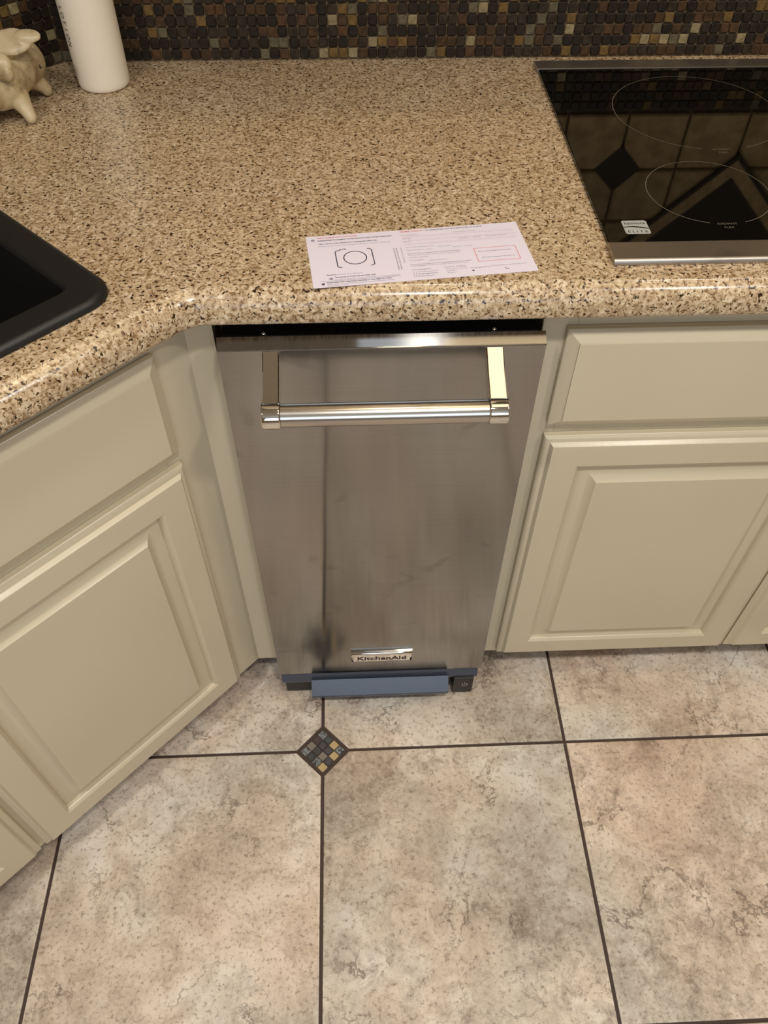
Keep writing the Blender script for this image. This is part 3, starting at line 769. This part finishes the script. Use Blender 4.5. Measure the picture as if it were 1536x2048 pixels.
# mail part
line('OR MAIL CARD IN', 0.438, 0.545, 0.052, 0.0034, 2, B); line('/ OU ENVOYEZ CETTE CARTE PAR LA POSTE', 0.552, 0.830, 0.052, 0.0031, 0, B * 0.5)
for v in (0.16, 0.235, 0.31): 
    bar(0.440, 0.975, v, v + 0.004, 3)
    for k in range(46): bar(0.470 + k * 0.011, 0.4712 + k * 0.011, v - 0.032, v, 3)
for s, u0, u1, v, mi in (('First Name/Prenom', 0.440, 0.520, 0.125, 1), ('Last Name/Nom de famille', 0.690, 0.790, 0.125, 1), ('Address', 0.440, 0.480, 0.195, 1), ('City/Ville', 0.440, 0.475, 0.262, 1),
                         ('State/Prov', 0.700, 0.755, 0.262, 1), ('Zip/Code', 0.770, 0.805, 0.262, 1), ('Phone number/Telephone', 0.830, 0.925, 0.262, 1),
                         ('Date of Purchase/Date d\'achat', 0.445, 0.575, 0.375, 1), ('Model number', 0.590, 0.655, 0.395, 1), ('Month/Mois', 0.660, 0.705, 0.425, 1), ('Year/Annee', 0.712, 0.752, 0.425, 1),
                         ('Date of Birth/Date de naissance', 0.445, 0.565, 0.435, 1), ('Did you purchase an extended service contract with this product?', 0.445, 0.690, 0.500, 0),
                         ('Avez-vous achete un contrat de service prolonge avec ce produit?', 0.445, 0.685, 0.535, 1), ('[ ] Yes/Oui   [ ] No/Non', 0.445, 0.535, 0.58, 1), ('E-mail address', 0.445, 0.510, 0.635, 1), ('(optional)  (facultatif)', 0.530, 0.615, 0.655, 1),
                         ('Do you plan to purchase any of the following items in the next months?', 0.445, 0.720, 0.715, 0), ('in the months?', 0.445, 0.510, 0.745, 0), ('Prevoyez-vous acheter un des articles suivants', 0.515, 0.700, 0.745, 1),
                         ('[ ] Cooking Appliance', 0.445, 0.530, 0.815, 0), ('[ ] Dishwasher', 0.445, 0.560, 0.860, 1), ('[ ] Refrigerator', 0.445, 0.555, 0.900, 0), ('[ ] Washer/Dryer', 0.445, 0.535, 0.940, 0),
                         ('[ ] Laundry Appliance', 0.590, 0.685, 0.810, 0), ('Lave-linge et secheuse', 0.595, 0.690, 0.850, 1), ('Cuisiniere', 0.595, 0.640, 0.885, 1), ('Autre', 0.595, 0.632, 0.92, 1),
                         ('Enter serial number from product', 0.765, 0.920, 0.560, 0), ('Entrez le numero de serie ici', 0.775, 0.925, 0.680, 0), ('You can also call us:', 0.705, 0.790, 0.862, 0), ('Vous pouvez egalement nous appeler au numero sans frais', 0.795, 0.965, 0.850, 1)):
    line(s, u0, u1, v, 0.0026, mi)
def rbox(u0, u1, v0, v1, w, mi): stroke([(u0 * CWD, (1 - v0) * CHT), (u1 * CWD, (1 - v0) * CHT), (u1 * CWD, (1 - v1) * CHT), (u0 * CWD, (1 - v1) * CHT), (u0 * CWD, (1 - v0) * CHT)], w, mi)
rbox(0.752, 0.945, 0.485, 0.745, 0.0006, 2)
dot(0.713, 0.905, 0.0014, 0)
stroke([(0.858 * CWD, (1 - 0.895) * CHT), (0.863 * CWD, (1 - 0.915) * CHT), (0.872 * CWD, (1 - 0.925) * CHT)], 0.0009, 0)
for f in ink.faces:
    f.normal_update()
    if f.normal.z < 0: f.normal_flip()
obj('print', ink, MATS, cd_)

# ---------------------------------------------------------------- bottle
BX, BY = -0.2018, 0.5005
bt = thing('plastic_bottle', (BX, BY, H), 'tall white round plastic bottle standing at the back of the counter', 'bottle')
bm = bmesh.new(); R = 0.0378
lathe(bm, [(0.020, 0.0015), (0.030, 0.0002), (0.0335, 0.0006), (0.0358, 0.0025), (0.0368, 0.006), (0.0372, 0.012), (R, 0.06), (0.0382, 0.17), (0.0375, 0.182), (0.034, 0.192), (0.022, 0.200), (0.016, 0.203), (0.0155, 0.215)], 0, 0, 72); fix(bm)
obj('bottle_body', bm, WHITEP, bt, smooth=60)
bm = bmesh.new(); lathe(bm, [(0.0185, 0.2152), (0.019, 0.217), (0.019, 0.238), (0.017, 0.241)], 0, 0, 40); fix(bm)
obj('bottle_cap', bm, WHITEP, bt, smooth=40)
ink = bmesh.new()
word = 'BODY LOTION'
for k, chx in enumerate(word):
    if chx == ' ': continue
    z = 0.110 - 0.0090 * (k - 5)
    az = math.radians(-46)
    Rr = 0.0382
    c = Vector((math.sin(az), -math.cos(az), 0)) * Rr + Vector((0, 0, z))
    # letter lying on its side, tops pointing right
    fx = Vector((0, 0, -1)); fz = Vector((math.sin(az), -math.cos(az), 0)); fy = fz.cross(fx)
    M = Matrix((( fx.x, fy.x, fz.x, c.x), (fx.y, fy.y, fz.y, c.y), (fx.z, fy.z, fz.z, c.z), (0, 0, 0, 1)))
    text_into(ink, chx, 0.0105, M @ Matrix.Translation((0, -0.003, 0.0004)), 'CENTER')
obj('lettering', ink, INKB, bt)

# ---------------------------------------------------------------- ceramic pig
def ellipsoid(bm, c, r, rot=(0, 0, 0), sub=3):
    M = Matrix.Translation(c) @ Matrix.Rotation(rot[2], 4, 'Z') @ Matrix.Rotation(rot[1], 4, 'Y') @ Matrix.Rotation(rot[0], 4, 'X') @ Matrix.Diagonal((*r, 1))
    bmesh.ops.create_icosphere(bm, subdivisions=sub, radius=1.0, matrix=M)
def limb(bm, pts):
    for (a, ra), (b2, rb) in zip(pts[:-1], pts[1:]):
        a = Vector(a); b2 = Vector(b2); n = max(2, int((b2 - a).length / 0.002))
        for k in range(n + 1):
            t = k / n; ellipsoid(bm, a.lerp(b2, t), (ra + (rb - ra) * t,) * 3, sub=2)
def blend(bm, name, voxel, smooth_it, mat, parent):
    me = bpy.data.meshes.new('tmp'); bm.to_mesh(me); bm.free()
    o = bpy.data.objects.new('tmp', me); COL.objects.link(o)
    m = o.modifiers.new('r', 'REMESH'); m.mode = 'VOXEL'; m.voxel_size = voxel
    s = o.modifiers.new('s', 'SMOOTH'); s.factor = 0.5; s.iterations = smooth_it
    dg = bpy.context.evaluated_depsgraph_get(); dg.update()
    out = bpy.data.meshes.new_from_object(o.evaluated_get(dg)); out.name = name
    bpy.data.objects.remove(o); bpy.data.meshes.remove(me)
    out.materials.clear(); out.materials.append(mat)
    for p in out.polygons: p.use_smooth = True
    r = bpy.data.objects.new(name, out); COL.objects.link(r); r.parent = parent
    return r
PGX, PGY = -0.318, 0.415
pg = thing('pig_figurine', (PGX, PGY, H), 'cream crackled ceramic winged pig figurine beside the white bottle', 'figurine')
def P3(x, y, z): return (x - PGX, y - PGY, z - H)
bm = bmesh.new()
ellipsoid(bm, P3(-0.316, 0.425, 0.965), (0.047, 0.060, 0.036))
ellipsoid(bm, P3(-0.313, 0.455, 0.963), (0.048, 0.036, 0.037))
ellipsoid(bm, P3(-0.318, 0.388, 0.960), (0.040, 0.032, 0.033))
ellipsoid(bm, P3(-0.332, 0.366, 0.962), (0.034, 0.034, 0.032))
ellipsoid(bm, P3(-0.340, 0.332, 0.954), (0.016, 0.014, 0.014))
def leg(sx, x0, y0, x1, y1):
    limb(bm, [(P3(x0, y0, 0.948), 0.0175), (P3(x0 + (x1 - x0) * 0.62, y0 + (y1 - y0) * 0.62, 0.934), 0.0112), (P3(x1, y1, 0.9235), 0.0082)])
    limb(bm, [(P3(x1, y1, 0.9235), 0.0086), (P3(x1 + 0.0006 * sx, y1 - 0.0015, 0.9215), 0.0078)])
leg(1, -0.294, 0.388, -0.2785, 0.3745); leg(-1, -0.343, 0.388, -0.359, 0.3745)
leg(1, -0.294, 0.450, -0.2768, 0.4630); leg(-1, -0.340, 0.453, -0.355, 0.4630)
blend(bm, 'pig_body', 0.0020, 6, CERAMIC, pg)
bm = bmesh.new()
ellipsoid(bm, P3(-0.284, 0.402, 1.007), (0.030, 0.0185, 0.0048), (math.radians(42), math.radians(-4), math.radians(4)))
ellipsoid(bm, P3(-0.260, 0.405, 1.013), (0.0175, 0.0095, 0.0042), (math.radians(42), math.radians(2), math.radians(6)))
ellipsoid(bm, P3(-0.300, 0.402, 0.995), (0.018, 0.014, 0.012))
blend(bm, 'wing', 0.0016, 5, CERAMIC, pg)
bm = bmesh.new()
ellipsoid(bm, P3(-0.352, 0.402, 1.007), (0.030, 0.0185, 0.0048), (math.radians(42), math.radians(4), math.radians(-4)))
ellipsoid(bm, P3(-0.376, 0.405, 1.013), (0.0175, 0.0095, 0.0042), (math.radians(42), math.radians(-2), math.radians(-6)))
ellipsoid(bm, P3(-0.336, 0.402, 0.995), (0.018, 0.014, 0.012))
blend(bm, 'wing', 0.0016, 5, CERAMIC, pg)
for s in (-1, 1):
    bm = bmesh.new()
    ex = -0.3285 + s * 0.034
    ellipsoid(bm, P3(ex, 0.366, 0.992), (0.018, 0.010, 0.0165), (math.radians(-25), 0, math.radians(-12 * s)))
    ellipsoid(bm, P3(ex + s * 0.009, 0.360, 0.984), (0.0085, 0.007, 0.0105), (0, 0, 0))
    blend(bm, 'ear', 0.0014, 4, CERAMIC, pg)
for s in (-1, 1):
    bm = bmesh.new(); ellipsoid(bm, P3(-0.336 + s * 0.014, 0.338, 0.972), (0.0028, 0.0028, 0.0028), sub=2); obj('eye', bm, CAVITY, pg, smooth=60)
